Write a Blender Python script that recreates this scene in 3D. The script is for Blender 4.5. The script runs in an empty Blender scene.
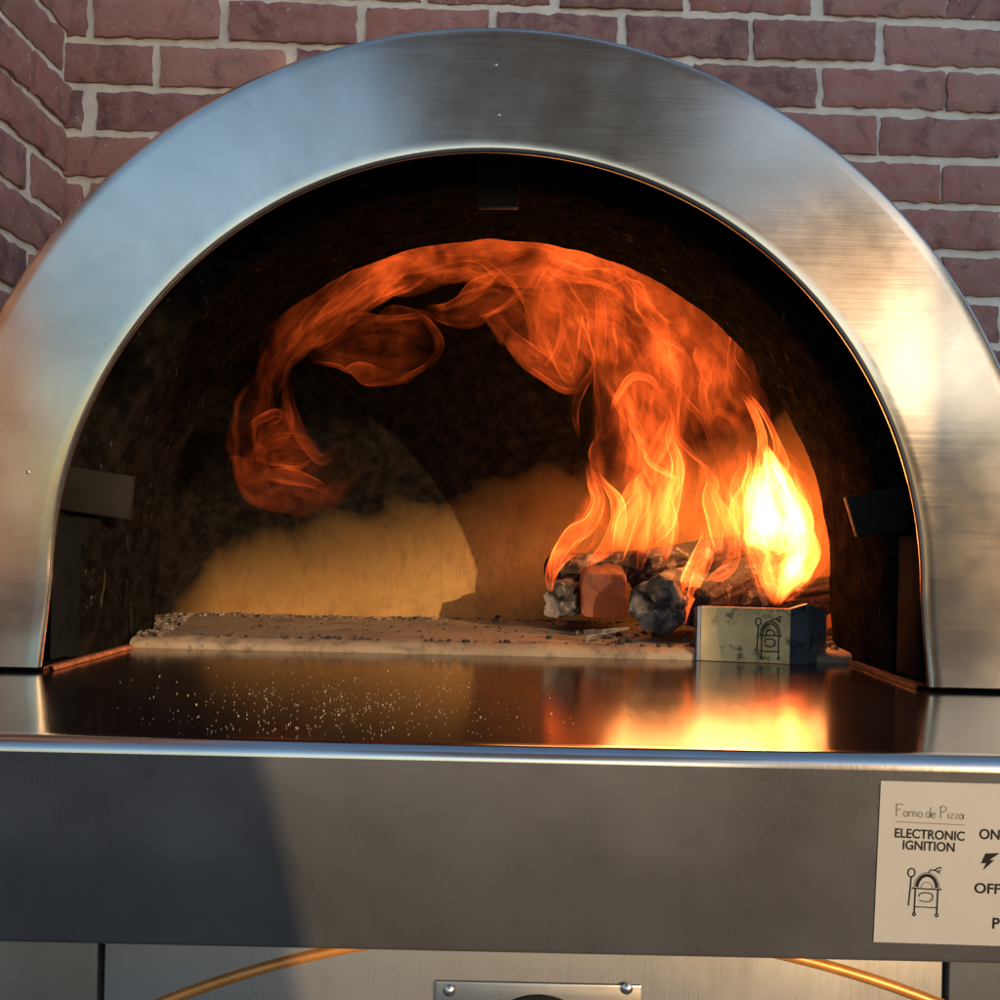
import bpy, bmesh, math, random
from mathutils import Vector, Matrix, noise
random.seed(7)
C = bpy.context.scene.collection
F, ROLL, ZC = 960.0, 0.022, 1.25          # focal length in px of a 1000 px frame, camera roll, eye height
R = math.radians

def at(px, py, d, off=0.0):
    """point of the place at distance d in front of the lens that shows at (px, py)"""
    x, y = px - 520, py - 540
    u = x * math.cos(ROLL) + y * math.sin(ROLL)
    v = -x * math.sin(ROLL) + y * math.cos(ROLL)
    return Vector((u * d / F, d, ZC - v * d / F))

def fbm(p, o=3):
    return noise.fractal(p, 1.0, 2.0, o, noise_basis='PERLIN_ORIGINAL')

# ------------------------------------------------------------------ materials
def mat(name):
    m = bpy.data.materials.new(name); m.use_nodes = True
    nt = m.node_tree
    return m, nt, nt.nodes['Principled BSDF']

def N(nt, typ, **kw):
    n = nt.nodes.new(typ)
    for k, v in kw.items():
        if k.startswith('i_'):
            key = k[2:]
            n.inputs[int(key) if key.isdigit() else key.replace('_', ' ')].default_value = v
        else:
            setattr(n, k, v)
    return n

def ramp(nt, src, stops, interp='LINEAR'):
    r = nt.nodes.new('ShaderNodeValToRGB'); r.color_ramp.interpolation = interp
    e = r.color_ramp.elements
    while len(e) < len(stops): e.new(0.5)
    for el, (p, c) in zip(e, stops):
        el.position = p
        el.color = (c, c, c, 1) if isinstance(c, (int, float)) else (*c, 1)
    nt.links.new(src, r.inputs[0])
    return r.outputs[0]

def noise_tex(nt, scale, detail=4, rough=.55, stretch=None, coord='Object', dist=0.0):
    tc = nt.nodes.new('ShaderNodeTexCoord')
    out = tc.outputs[coord]
    if stretch:
        mp = nt.nodes.new('ShaderNodeMapping'); mp.inputs['Scale'].default_value = stretch
        nt.links.new(out, mp.inputs[0]); out = mp.outputs[0]
    n = N(nt, 'ShaderNodeTexNoise', i_Scale=scale, i_Detail=detail, i_Roughness=rough, i_Distortion=dist)
    nt.links.new(out, n.inputs['Vector'])
    return n.outputs['Fac']

def mixc(nt, fac, a, b, blend='MIX'):
    m = nt.nodes.new('ShaderNodeMix'); m.data_type = 'RGBA'; m.blend_type = blend
    for inp, v in ((m.inputs[0], fac), (m.inputs[6], a), (m.inputs[7], b)):
        if hasattr(v, 'links') or hasattr(v, 'is_linked'): nt.links.new(v, inp)
        elif isinstance(v, (int, float)): inp.default_value = v
        else: inp.default_value = (*v, 1)
    return m.outputs[2]

def math_n(nt, op, a, b=None, clamp=False):
    m = nt.nodes.new('ShaderNodeMath'); m.operation = op; m.use_clamp = clamp
    for i, v in enumerate((a, b)):
        if v is None: continue
        if isinstance(v, (int, float)): m.inputs[i].default_value = v
        else: nt.links.new(v, m.inputs[i])
    return m.outputs[0]

def bump(nt, b, h, strength=.3, dist=.002, prev=None):
    n = N(nt, 'ShaderNodeBump', i_Strength=strength, i_Distance=dist)
    nt.links.new(h, n.inputs['Height'])
    if prev: nt.links.new(prev, n.inputs['Normal'])
    nt.links.new(n.outputs[0], b.inputs['Normal'])
    return n.outputs[0]

def steel(name, base=(.60, .585, .56), rough=.3, aniso=.6, brush='h', smudge=.12, warp=.25, metal=1.0, tarnish=.86, tint=(1, .97, .93)):
    m, nt, b = mat(name)
    st = (3, 60, 260) if brush == 'h' else (200, 50, 1.1)
    if brush == 'y': st = (260, 3, 60)
    br = noise_tex(nt, 4.0, 3, .6, st)
    sm = noise_tex(nt, 7.0, 5, .6, (1, 1, .7), dist=.6)
    fine = noise_tex(nt, 45.0, 4, .65)
    rr = math_n(nt, 'ADD', math_n(nt, 'MULTIPLY', br, .10), math_n(nt, 'MULTIPLY', sm, smudge))
    rr = math_n(nt, 'ADD', rr, math_n(nt, 'MULTIPLY', fine, smudge * .5))
    rr = math_n(nt, 'ADD', rr, rough - .05 - smudge * .75)
    nt.links.new(rr, b.inputs['Roughness'])
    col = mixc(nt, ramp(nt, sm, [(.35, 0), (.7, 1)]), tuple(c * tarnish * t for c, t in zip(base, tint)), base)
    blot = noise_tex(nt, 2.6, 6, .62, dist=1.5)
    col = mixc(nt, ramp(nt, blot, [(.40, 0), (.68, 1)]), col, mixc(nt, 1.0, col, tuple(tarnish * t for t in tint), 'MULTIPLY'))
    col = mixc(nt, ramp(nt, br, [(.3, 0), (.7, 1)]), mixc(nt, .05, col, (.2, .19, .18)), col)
    nt.links.new(col, b.inputs['Base Color'])
    b.inputs['Metallic'].default_value = metal
    b.inputs['Anisotropic'].default_value = aniso
    tg = N(nt, 'ShaderNodeTangent', direction_type='RADIAL', axis='Z')
    nt.links.new(tg.outputs[0], b.inputs['Tangent'])
    p = bump(nt, b, noise_tex(nt, 3.2, 1, .4), warp, .01)
    bump(nt, b, br, .025, .0004, p)
    return m

def plain(name, col, rough=.6, metal=0, spec=None, var=.3, scale=30, bmp=.2):
    m, nt, b = mat(name)
    n = noise_tex(nt, scale, 5, .6)
    c = mixc(nt, ramp(nt, n, [(.3, 0), (.7, 1)]), tuple(x * (1 - var) for x in col), tuple(min(1, x * (1 + var)) for x in col))
    nt.links.new(c, b.inputs['Base Color'])
    b.inputs['Roughness'].default_value = rough; b.inputs['Metallic'].default_value = metal
    if spec is not None: b.inputs['Specular IOR Level'].default_value = spec
    if bmp: bump(nt, b, n, bmp, .002)
    return m

M = {}
M['face'] = steel('brushed_face_steel', (.57, .53, .475), .185, .3, 'h', .16, 1.0, tarnish=.76, tint=(1, .95, .89))
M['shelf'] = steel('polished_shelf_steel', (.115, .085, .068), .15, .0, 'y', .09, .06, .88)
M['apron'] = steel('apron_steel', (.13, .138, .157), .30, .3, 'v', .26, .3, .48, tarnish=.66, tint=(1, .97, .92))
M['edge'] = steel('rolled_edge_steel', (.62, .61, .60), .20, 0, 'v', .06, .05)
M['panel'] = steel('cabinet_steel', (.25, .26, .28), .28, .4, 'v', .14, .35, .6)
M['plate'] = steel('badge_steel', (.45, .45, .47), .3, .3, 'h', .1, .1)
M['screw'] = steel('screw_steel', (.6, .6, .6), .25, 0, 'h', .05, 0)
M['copper'] = plain('copper_trim', (.50, .21, .055), .42, .5, var=.2, scale=60, bmp=.05)
M['black'] = plain('black_flue_steel', (.006, .006, .0065), .55, 0, spec=.2, var=.4, scale=25, bmp=.15)
M['bracket'] = plain('sooty_bracket_steel', (.008, .0072, .0072), .7, .0, spec=.15, var=.35, scale=40, bmp=.15)
M['gap'] = plain('dark_gap', (.006, .007, .008), 1.0, 0, spec=.02)
M['rust'] = plain('rusty_steel', (.30, .10, .045), .7, .2, var=.45, scale=90)
M['sticker'] = plain('label_vinyl', (.275, .283, .285), .38, 0, var=.04, scale=10, bmp=.02)
M['ink'] = plain('label_ink', (.008, .008, .008), .6, 0, spec=.1, var=.1, bmp=0)
M['greyink'] = plain('label_grey_ink', (.10, .095, .085), .5, 0, var=.1, bmp=0)
M['ground'] = plain('paving', (.23, .215, .20), .85, 0, var=.25, scale=6, bmp=.4)
M['shell'] = steel('oven_shell_steel', (.55, .54, .52), .35, .2, 'h', .1, .1)
M['flour'] = plain('flour_white', (.42, .38, .33), .9, 0, var=.1, bmp=0)
M['stamp'] = plain('stamped_dark_lines', (.03, .022, .014), .6, .2, var=.3, bmp=0)

def brick_mats():
    m, nt, b = mat('old_red_brick')
    at_ = N(nt, 'ShaderNodeAttribute', attribute_name='tone')
    n1 = noise_tex(nt, 26, 6, .65); n2 = noise_tex(nt, 110, 4, .7); n3 = noise_tex(nt, 14, 5, .7, dist=1.2)
    base = ramp(nt, at_.outputs['Fac'], [(0, (.16, .080, .080)), (.3, (.28, .122, .108)), (.65, (.37, .152, .125)), (1, (.45, .24, .20))])
    c = mixc(nt, ramp(nt, n1, [(.38, 0), (.62, .85)]), base, (.37, .21, .175))
    c = mixc(nt, ramp(nt, n3, [(.52, 0), (.66, .55)]), c, (.07, .036, .038))
    c = mixc(nt, ramp(nt, n2, [(.64, 0), (.70, .85)]), c, (.55, .48, .41))
    nt.links.new(c, b.inputs['Base Color']); b.inputs['Roughness'].default_value = .88
    p = bump(nt, b, n1, .7, .005); bump(nt, b, n2, .7, .002, p)
    mo, nt, b = mat('lime_mortar')
    n1 = noise_tex(nt, 30, 6, .65); n2 = noise_tex(nt, 160, 3, .7)
    c = mixc(nt, ramp(nt, n1, [(.3, 0), (.7, 1)]), (.62, .57, .49), (.82, .77, .66))
    nt.links.new(c, b.inputs['Base Color']); b.inputs['Roughness'].default_value = .95
    p = bump(nt, b, n1, .5, .004); bump(nt, b, n2, .4, .0015, p)
    return m, mo
M['brick'], M['mortar'] = brick_mats()

def refractory(name, soot_z=1.308, slope=-.25, tan=(.46, .32, .17), amount=1.0, streak=False):
    """pale refractory with a burnt-on soot coat above an uneven line"""
    m, nt, b = mat(name)
    tc = nt.nodes.new('ShaderNodeTexCoord'); sp = nt.nodes.new('ShaderNodeSeparateXYZ')
    nt.links.new(tc.outputs['Object'], sp.inputs[0])
    n = noise_tex(nt, 9, 6, .62, dist=.4); nf = noise_tex(nt, 70, 5, .7); sc = noise_tex(nt, 55, 5, .8, (1.4, 1.4, .45), dist=1.0)
    h = math_n(nt, 'SUBTRACT', sp.outputs[2], soot_z)
    h = math_n(nt, 'ADD', h, math_n(nt, 'MULTIPLY', sp.outputs[0], slope))
    h = math_n(nt, 'ADD', h, math_n(nt, 'MULTIPLY', math_n(nt, 'SUBTRACT', n, .5), .12))
    h = math_n(nt, 'ADD', h, math_n(nt, 'MULTIPLY', math_n(nt, 'SUBTRACT', nf, .5), .012))
    side_ = math_n(nt, 'MAXIMUM', math_n(nt, 'SUBTRACT', math_n(nt, 'ABSOLUTE', math_n(nt, 'ADD', sp.outputs[0], .01)), .350), 0)
    h = math_n(nt, 'ADD', h, math_n(nt, 'MULTIPLY', side_, 1.6))
    fac = math_n(nt, 'MULTIPLY', ramp(nt, math_n(nt, 'ADD', math_n(nt, 'MULTIPLY', h, 7.5), .5), [(.05, 0), (.42, .5), (.90, 1)]), amount)
    base = mixc(nt, ramp(nt, n, [(.3, 0), (.7, 1)]), tuple(c * .55 for c in tan), tuple(c * 1.12 for c in tan))
    base = mixc(nt, ramp(nt, sc, [(.50, 0), (.64, .55)]), base, tuple(c * .45 for c in tan))
    base = mixc(nt, ramp(nt, noise_tex(nt, 5.5, 4, .6, dist=1.0), [(.42, 0), (.62, .6)]), base, tuple(c * f for c, f in zip(tan, (.62, .52, .42))))
    base = mixc(nt, ramp(nt, nf, [(.33, .6), (.40, 0)]), base, (.14, .09, .055))
    soot = mixc(nt, ramp(nt, nf, [(.4, 0), (.75, 1)]), (.003, .0026, .0024), (.012, .010, .009))
    c = mixc(nt, fac, base, soot)
    if streak:
        c = mixc(nt, ramp(nt, sc, [(.62, 0), (.70, .8)]), c, (.075, .07, .066))
    nt.links.new(c, b.inputs['Base Color']); b.inputs['Roughness'].default_value = .9; b.inputs['Specular IOR Level'].default_value = 0
    p = bump(nt, b, n, .25, .006); bump(nt, b, nf, .25, .002, p)
    return m
M['dome'] = refractory('sooty_dome_refractory', 1.274, -.25, tan=(.33, .20, .078))
M['mouth'] = refractory('sooty_mouth_refractory', 1.05, 0, amount=1.0, streak=True)
def tile_mat():
    m, nt, b = mat('hearth_tile')
    n = noise_tex(nt, 12, 6, .6, (1, .6, 1)); nf = noise_tex(nt, 90, 4, .7)
    c = mixc(nt, ramp(nt, n, [(.3, 0), (.7, 1)]), (.14, .105, .072), (.27, .21, .15))
    c = mixc(nt, ramp(nt, nf, [(.33, .8), (.42, 0)]), c, (.06, .045, .035))
    c = mixc(nt, ramp(nt, noise_tex(nt, 28, 5, .7, dist=.8), [(.50, 0), (.66, .75)]), c, (.075, .055, .04))
    nt.links.new(c, b.inputs['Base Color']); b.inputs['Roughness'].default_value = .85
    bump(nt, b, nf, .4, .002)
    return m
M['tile'] = tile_mat()

def char_mat(name, dark=(.012, .010, .009), ash=(.22, .19, .17), ash_at=.56, glow=0.0):
    m, nt, b = mat(name)
    n = noise_tex(nt, 45, 6, .7, dist=.5); v = N(nt, 'ShaderNodeTexVoronoi', feature='DISTANCE_TO_EDGE', i_Scale=55)
    tc = nt.nodes.new('ShaderNodeTexCoord'); nt.links.new(tc.outputs['Object'], v.inputs['Vector'])
    c = mixc(nt, ramp(nt, n, [(ash_at, 0), (ash_at + .14, 1)]), dark, ash)
    nt.links.new(c, b.inputs['Base Color']); b.inputs['Roughness'].default_value = .9
    if glow:
        g = math_n(nt, 'MULTIPLY', ramp(nt, v.outputs['Distance'], [(0, 1), (.06, 0)]), ramp(nt, n, [(.36, 1), (.46, 0)]))
        nt.links.new(math_n(nt, 'MULTIPLY', g, glow), b.inputs['Emission Strength'])
        b.inputs['Emission Color'].default_value = (1, .20, .03, 1)
    p = bump(nt, b, n, .7, .006); bump(nt, b, v.outputs['Distance'], .25, .006, p)
    return m
M['char'] = char_mat('charred_wood', glow=.10)
M['ashlog'] = char_mat('ashy_charred_wood', dark=(.018, .015, .014), ash=(.16, .135, .12), ash_at=.47, glow=.0)
M['ashes'] = char_mat('grey_ash', (.045, .036, .03), (.17, .14, .115), .46)
def cut_mat():
    m, nt, b = mat('heated_log_end')
    n = noise_tex(nt, 38, 6, .7, (1, 1, .5))
    c = mixc(nt, ramp(nt, n, [(.3, 0), (.7, 1)]), (.035, .012, .007), (.14, .038, .016))
    nt.links.new(c, b.inputs['Base Color']); b.inputs['Roughness'].default_value = .85
    b.inputs['Emission Color'].default_value = (1, .16, .03, 1); b.inputs['Emission Strength'].default_value = .03
    bump(nt, b, n, .4, .004)
    return m
M['hotcut'] = cut_mat()
def guard_mat(name, c1, c2, metal, rough):
    m, nt, b = mat(name); n = noise_tex(nt, 60, 6, .7); n2 = noise_tex(nt, 22, 4, .6)
    c = mixc(nt, ramp(nt, n2, [(.35, 0), (.7, 1)]), c1, c2)
    c = mixc(nt, ramp(nt, n, [(.54, 0), (.64, .85)]), c, tuple(x * .18 for x in c1))
    nt.links.new(c, b.inputs['Base Color']); b.inputs['Metallic'].default_value = metal
    nt.links.new(math_n(nt, 'ADD', math_n(nt, 'MULTIPLY', n, .35), rough - .15), b.inputs['Roughness'])
    bump(nt, b, n, .35, .002); return m
M['guard'] = guard_mat('sunlit_stained_guard_steel', (.30, .22, .11), (.44, .34, .18), .55, .45)  # gold of the sunlit front put into the base colour, with dark stain specks
M['guarddark'] = guard_mat('sky_tinted_guard_steel', (.09, .12, .155), (.17, .215, .27), .55, .42)  # blue of the reflected sky put into the base colour

def flame_mat():
    m, nt, b = mat('flame'); nt.nodes.remove(b)
    out = nt.nodes['Material Output']
    def A(n): return N(nt, 'ShaderNodeAttribute', attribute_name=n).outputs['Fac']
    soft, glow, heat = A('soft'), A('glow'), A('heat')
    lw = N(nt, 'ShaderNodeLayerWeight', i_Blend=.5)
    cosv = math_n(nt, 'SUBTRACT', 1.0, lw.outputs['Facing'])
    crisp = math_n(nt, 'DIVIDE', 1.0, math_n(nt, 'ADD', cosv, .24))        # a thin sheet of gas is brighter where it is seen edge-on
    dim = math_n(nt, 'MULTIPLY', math_n(nt, 'POWER', cosv, 2.2), 1.8)      # a loose cloud of gas thins out towards its rim instead
    path = math_n(nt, 'ADD', math_n(nt, 'MULTIPLY', crisp, math_n(nt, 'SUBTRACT', 1.0, soft)), math_n(nt, 'MULTIPLY', dim, soft))
    cv = nt.nodes.new('ShaderNodeCombineXYZ')                              # flow coordinates: round the tongue and along it
    for i, n in enumerate(('fx', 'fy', 'fz')): nt.links.new(A(n), cv.inputs[i])
    tc = nt.nodes.new('ShaderNodeTexCoord')
    wn = N(nt, 'ShaderNodeTexNoise', i_Scale=15, i_Detail=2); nt.links.new(tc.outputs['Object'], wn.inputs['Vector'])
    wv = nt.nodes.new('ShaderNodeVectorMath'); wv.operation = 'MULTIPLY_ADD'; nt.links.new(wn.outputs['Color'], wv.inputs[0]); wv.inputs[1].default_value = (.9, .9, .7); nt.links.new(cv.outputs[0], wv.inputs[2])
    def ridge(scale, pw, dist):
        n = N(nt, 'ShaderNodeTexNoise', i_Scale=scale, i_Detail=1.5, i_Roughness=.45, i_Distortion=dist); nt.links.new(wv.outputs[0], n.inputs['Vector'])
        r = math_n(nt, 'SUBTRACT', 1.0, math_n(nt, 'ABSOLUTE', math_n(nt, 'SUBTRACT', math_n(nt, 'MULTIPLY', n.outputs['Fac'], 5.0), 2.5)), True)
        return math_n(nt, 'POWER', r, pw)
    wisp = math_n(nt, 'ADD', .20, math_n(nt, 'ADD', math_n(nt, 'MULTIPLY', ridge(1.0, 2.0, .9), 1.2), math_n(nt, 'MULTIPLY', ridge(2.1, 2.4, 1.0), .6)))
    big = noise_tex(nt, 16, 2, .5, (1, 1, .6), dist=.6)
    wisp = math_n(nt, 'MULTIPLY', wisp, ramp(nt, big, [(.40, .12), (.60, 1.0)]))
    hot = ramp(nt, heat, [(.80, 0), (.97, 1)])                             # the white core is too thick to show its folds
    wisp = math_n(nt, 'ADD', math_n(nt, 'MULTIPLY', wisp, math_n(nt, 'SUBTRACT', 1.0, math_n(nt, 'MULTIPLY', hot, .6))), math_n(nt, 'MULTIPLY', hot, .55))
    s = math_n(nt, 'MULTIPLY', math_n(nt, 'MULTIPLY', glow, path), wisp)
    col = ramp(nt, heat, [(0, (1, .115, .016)), (.2, (1, .21, .026)), (.5, (1, .31, .034)), (.75, (1, .44, .08)), (1, (1, .70, .52))])
    em = nt.nodes.new('ShaderNodeEmission'); tr = nt.nodes.new('ShaderNodeBsdfTransparent'); ad = nt.nodes.new('ShaderNodeAddShader')
    nt.links.new(col, em.inputs[0]); nt.links.new(s, em.inputs[1])
    nt.links.new(em.outputs[0], ad.inputs[0]); nt.links.new(tr.outputs[0], ad.inputs[1])
    nt.links.new(ad.outputs[0], out.inputs['Surface'])
    m.cycles.emission_sampling = 'NONE'
    return m
M['flame'] = flame_mat()

# ------------------------------------------------------------------ mesh helpers
class MB:
    def __init__(s): s.v, s.f, s.mi, s.at = [], [], [], {}
    def add(s, vs, fs, mi=0, **attrs):
        o = len(s.v); s.v += [tuple(v) for v in vs]
        s.f += [tuple(o + i for i in f) for f in fs]; s.mi += [mi] * len(fs)
        for k, val in attrs.items():
            s.at.setdefault(k, [])
            s.at[k] += list(val) if hasattr(val, '__len__') else [val] * len(vs)
    def grid(s, rows, close=False, mi=0, flip=False, **attrs):
        n = len(rows[0]); vs = [p for r in rows for p in r]; fs = []
        for i in range(len(rows) - 1):
            for j in range(n if close else n - 1):
                k = (j + 1) % n
                q = (i * n + j, i * n + k, (i + 1) * n + k, (i + 1) * n + j)
                fs.append(q[::-1] if flip else q)
        s.add(vs, fs, mi, **attrs)
    def box(s, a, b, mi=0):
        x0, y0, z0 = a; x1, y1, z1 = b
        vs = [(x, y, z) for z in (z0, z1) for y in (y0, y1) for x in (x0, x1)]
        s.add(vs, [(0, 2, 3, 1), (4, 5, 7, 6), (0, 1, 5, 4), (2, 6, 7, 3), (0, 4, 6, 2), (1, 3, 7, 5)], mi)
    def tube(s, pts, rad, n=8, closed=False):
        rows = []
        m = len(pts)
        for i, p in enumerate(pts):
            p = Vector(p)
            if closed: t = Vector(pts[(i + 1) % m]) - Vector(pts[i - 1])
            else: t = Vector(pts[min(i + 1, m - 1)]) - Vector(pts[max(i - 1, 0)])
            t.normalize()
            a = t.cross(Vector((0, 1, 0.01))).normalized(); b = t.cross(a)
            rows.append([p + (a * math.cos(2 * math.pi * k / n) + b * math.sin(2 * math.pi * k / n)) * rad for k in range(n)])
        if closed: rows.append(rows[0])
        s.grid(rows, close=True)
        if not closed:
            o = len(s.v); 
            for r in (rows[0][::-1], rows[-1]): s.add(r, [tuple(range(n))])
    def build(s, name, m, parent=None, smooth=True, bevel=0, segs=2, angle=35):
        me = bpy.data.meshes.new(name); me.from_pydata(s.v, [], s.f)
        for x in (m if isinstance(m, (list, tuple)) else [m]): me.materials.append(x)
        me.polygons.foreach_set('material_index', s.mi)
        for k, val in s.at.items():
            a = me.attributes.new(k, 'FLOAT', 'POINT'); a.data.foreach_set('value', val)
        bm = bmesh.new(); bm.from_mesh(me)
        if not s.at: bmesh.ops.remove_doubles(bm, verts=bm.verts, dist=1e-6)
        bmesh.ops.recalc_face_normals(bm, faces=bm.faces)
        if bevel:
            es = [e for e in bm.edges if len(e.link_faces) == 2 and e.calc_face_angle(0) > R(30)]
            bmesh.ops.bevel(bm, geom=es, offset=bevel, segments=segs, profile=.5, affect='EDGES', clamp_overlap=True)
        bm.to_mesh(me); bm.free()
        if smooth:
            me.polygons.foreach_set('use_smooth', [True] * len(me.polygons))
            me.set_sharp_from_angle(angle=R(angle))
        o = bpy.data.objects.new(name, me); C.objects.link(o)
        if parent: o.parent = parent
        return o

def tag(o, label=None, cat=None, group=None, kind=None):
    for k, v in (('label', label), ('category', cat), ('group', group), ('kind', kind)):
        if v: o[k] = v
    return o
def empty(name, label, cat, loc=(0, 0, 0), group=None):
    o = bpy.data.objects.new(name, None); C.objects.link(o); o.location = loc; o.empty_display_size = .05
    return tag(o, label, cat, group)
def to_root(root, objs=None):
    """keep the children's world place under a root that does not stand at the origin"""
    bpy.context.view_layer.update()
    for o in root.children: o.matrix_parent_inverse = root.matrix_world.inverted()

# ------------------------------------------------------------------ ground
g = MB(); S = 60
g.add([(-S, -S, 0), (S, -S, 0), (S, S, 0), (-S, S, 0)], [(0, 1, 2, 3)])
tag(g.build('ground', M['ground'], smooth=False), kind='structure')

# ------------------------------------------------------------------ brick walls
def brick_wall(name, x0, x1, z0, z1, joint_x, joint_z, label, seed, returns=False):
    """a wall in its own x-z plane, faces looking to -y; courses through joint_z, perpends through joint_x"""
    rnd = random.Random(seed); L, H = .195, .0688; mj = .0125
    w = MB()
    rows = []
    nx, nz = int((x1 - x0) / .012), int((z1 - z0) / .012)
    for j in range(nz + 1):
        z = z0 + (z1 - z0) * j / nz
        rows.append([(x0 + (x1 - x0) * i / nx, .0065 + .0022 * fbm(Vector((x0 + (x1 - x0) * i / nx, seed, z)) * 45), z) for i in range(nx + 1)])
    w.grid(rows, mi=1, tone=0.0)
    w.grid([[(x, .012, z) for x in (x0, x1)] for z in (z0, z1)], mi=1, tone=0.0, flip=True)
    w.add([(x0, .0065, z0), (x1, .0065, z0), (x1, .2, z0), (x0, .2, z0), (x0, .0065, z1), (x1, .0065, z1), (x1, .2, z1), (x0, .2, z1)],
          [(4, 5, 6, 7), (0, 4, 7, 3), (1, 2, 6, 5), (3, 7, 6, 2)], 1, tone=0.0)
    c0 = math.floor((z0 - joint_z) / H) - 1
    for c in range(c0, c0 + int((z1 - z0) / H) + 4):
        zb, zt = joint_z + c * H + mj / 2, joint_z + (c + 1) * H - mj / 2
        if zb < z0 or zt > z1: continue
        b0 = math.floor((x0 - joint_x) / L) - 1
        for k in range(b0, b0 + int((x1 - x0) / L) + 4):
            off = joint_x + (k + (.5 if c % 2 else 0)) * L + rnd.uniform(-.006, .006)
            a, e = max(off + mj / 2, x0), min(off + L - mj / 2 + rnd.uniform(-.004, .004), x1)
            if e - a < .02: continue
            sd = rnd.uniform(0, 90); tone = min(1, max(0, rnd.gauss(.55, .24)))
            fine = True
            nu, nv = max(4, int((e - a) / .0085)), 7
            tilt = rnd.uniform(-.006, .006); dz = rnd.uniform(-.0015, .0015); push = rnd.uniform(-.002, .002)
            g_ = []
            for j in range(nv + 1):
                row = []
                for i in range(nu + 1):
                    u, v = i / nu, j / nv
                    x = a + (e - a) * u; z = zb + (zt - zb) * v + dz + (u - .5) * tilt * .5
                    eu = min(u, 1 - u) * (e - a); ev = min(v, 1 - v) * (zt - zb)
                    ed = min(eu, ev)
                    p = Vector((x * 1.0, sd, z))
                    y = -.0015 + push + .0018 * fbm(p * 38) + .0012 * fbm(p * 110)
                    if ed < .001:
                        q = p * 62
                        x += .0042 * noise.noise(q) + .002 * noise.noise(q * 3); z += .0034 * noise.noise(q + Vector((9, 9, 9))) + .0018 * noise.noise(q * 3 + Vector((9, 9, 9)))
                        y += .0034
                    elif ed < .010: y += max(0, .006 * noise.noise(p * 70 + Vector((3, 1, 2))) - .0012)
                    row.append((x, y, z))
                g_.append(row)
            w.grid(g_, mi=0, tone=tone)
            ring = g_[0] + [r[-1] for r in g_[1:]] + g_[-1][-2::-1] + [r[0] for r in g_[-2:0:-1]]
            back = [(p[0], .012, p[2]) for p in ring]
            w.grid([ring, back], close=True, mi=0, tone=tone)
    return tag(w.build(name, [M['brick'], M['mortar']], angle=60), label, 'brick wall', kind='thing')

YB = 1.42
XC = -.676
wall = brick_wall('brick_wall', -.012, 2.3, 0.02, 2.75, .525 - XC, ZC + .720, 'weathered red brick wall with pale mortar standing behind the steel oven', 3)
wall.location = (XC, YB - .014, 0); wall.rotation_euler = (0, 0, R(1.3))
side = brick_wall('brick_wall', -1.3, .0, 0.02, 2.75, .085 - .195, ZC + .727, 'shaded bluish brick side wall in the corner left of the oven', 11)
side.location = (XC, YB, 0); side.rotation_euler = (0, 0, R(90)) 
# its own -y side now looks to +x, its own x runs along the depth

# ------------------------------------------------------------------ the oven
CX, CZ = -.0245, ZC - .036                # axis of the arch
ZS = ZC - .107                            # top of the landing shelf
RI, RO = .327, .4212
oven = empty('pizza_oven', 'brushed stainless steel pizza oven with arched mouth, landing shelf and roaring fire inside', 'pizza oven', (CX, .8, 0))

def arch(r, zb, leg=None, n=150, nl=10, cz=CZ, cx=CX):
    """points from the foot of the left leg over the top to the foot of the right leg"""
    leg = r if leg is None else leg
    P = [(cx - leg + (leg - r) * i / nl, zb + (cz - zb) * i / nl) for i in range(nl)]
    P += [(cx - r * math.cos(math.pi * i / n), cz + r * math.sin(math.pi * i / n)) for i in range(n + 1)]
    P += [(cx + r + (leg - r) * (i + 1) / nl, cz + (zb - cz) * (i + 1) / nl) for i in range(nl)]
    return P
def sweep(profile, zb, leg_extra=0.0):
    return [[(x, y, z) for x, z in arch(r, zb, r + leg_extra)] for r, y in profile]

fp = MB(); zf = ZS + .0035
prof = [(RO, .775), (RO, .7235), (RO - .0006, .7218), (RO - .0018, .7204), (RO - .0035, .72)]
for i in range(1, 12): prof.append((RO - .0035 + (RI + .0035 - RO + .0035) * i / 12, .72))
prof += [(RI + .0035, .72), (RI + .0018, .7204), (RI + .0006, .7218), (RI, .7225), (RI + .0003, .7245)]
fp.grid(sweep(prof, zf, .0065)); 
rows = sweep(prof, zf, .0065)
for e in (0, -1):
    pts = [r[e] for r in rows]; fp.add(pts, [tuple(range(len(pts)))])
fp.build('face_plate', M['face'], oven, angle=50)

hd = MB()
hd.grid(sweep([(RI + .0006, .7246), (RI + .006, .7255), (RI + .03, .732), (RI + .034, .81)], ZS + .002, .0065))
hd.build('flue_collar', M['black'], oven)
sh = MB()
sh.grid(sweep([(RO - .001, .776), (RO + .02, .80), (RO + .06, 1.0), (RO + .06, 1.30), (RO + .02, 1.33)], ZS))
r = sweep([(RO + .02, 1.33)], ZS)[0]; sh.add(r, [tuple(range(len(r)))])
sh.build('oven_shell', M['shell'], oven)

mo = MB(); rows = []
RM = .331
mprof = [(RM + .04, .806), (RM + .008, .803), (RM + .002, .8035), (RM, .807)] + [(RM + .0, .807 + .0138 * i) for i in range(1, 11)] + [(RM + .003, .949), (RM + .06, .951)]
for r_, y_ in mprof:
    row = []
    for x, z in arch(r_, ZS + .001, r_ + .005, 220, 14):
        d = .0035 * fbm(Vector((x, y_, z)) * 24, 4) if r_ < RM + .01 else 0
        row.append((x + (x - CX) * d * 2.5, y_ + d * .6, z + (z - CZ) * d * 2.5))
    rows.append(row)
mo.grid(rows); mo.build('mouth_arch', M['mouth'], oven)

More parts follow.
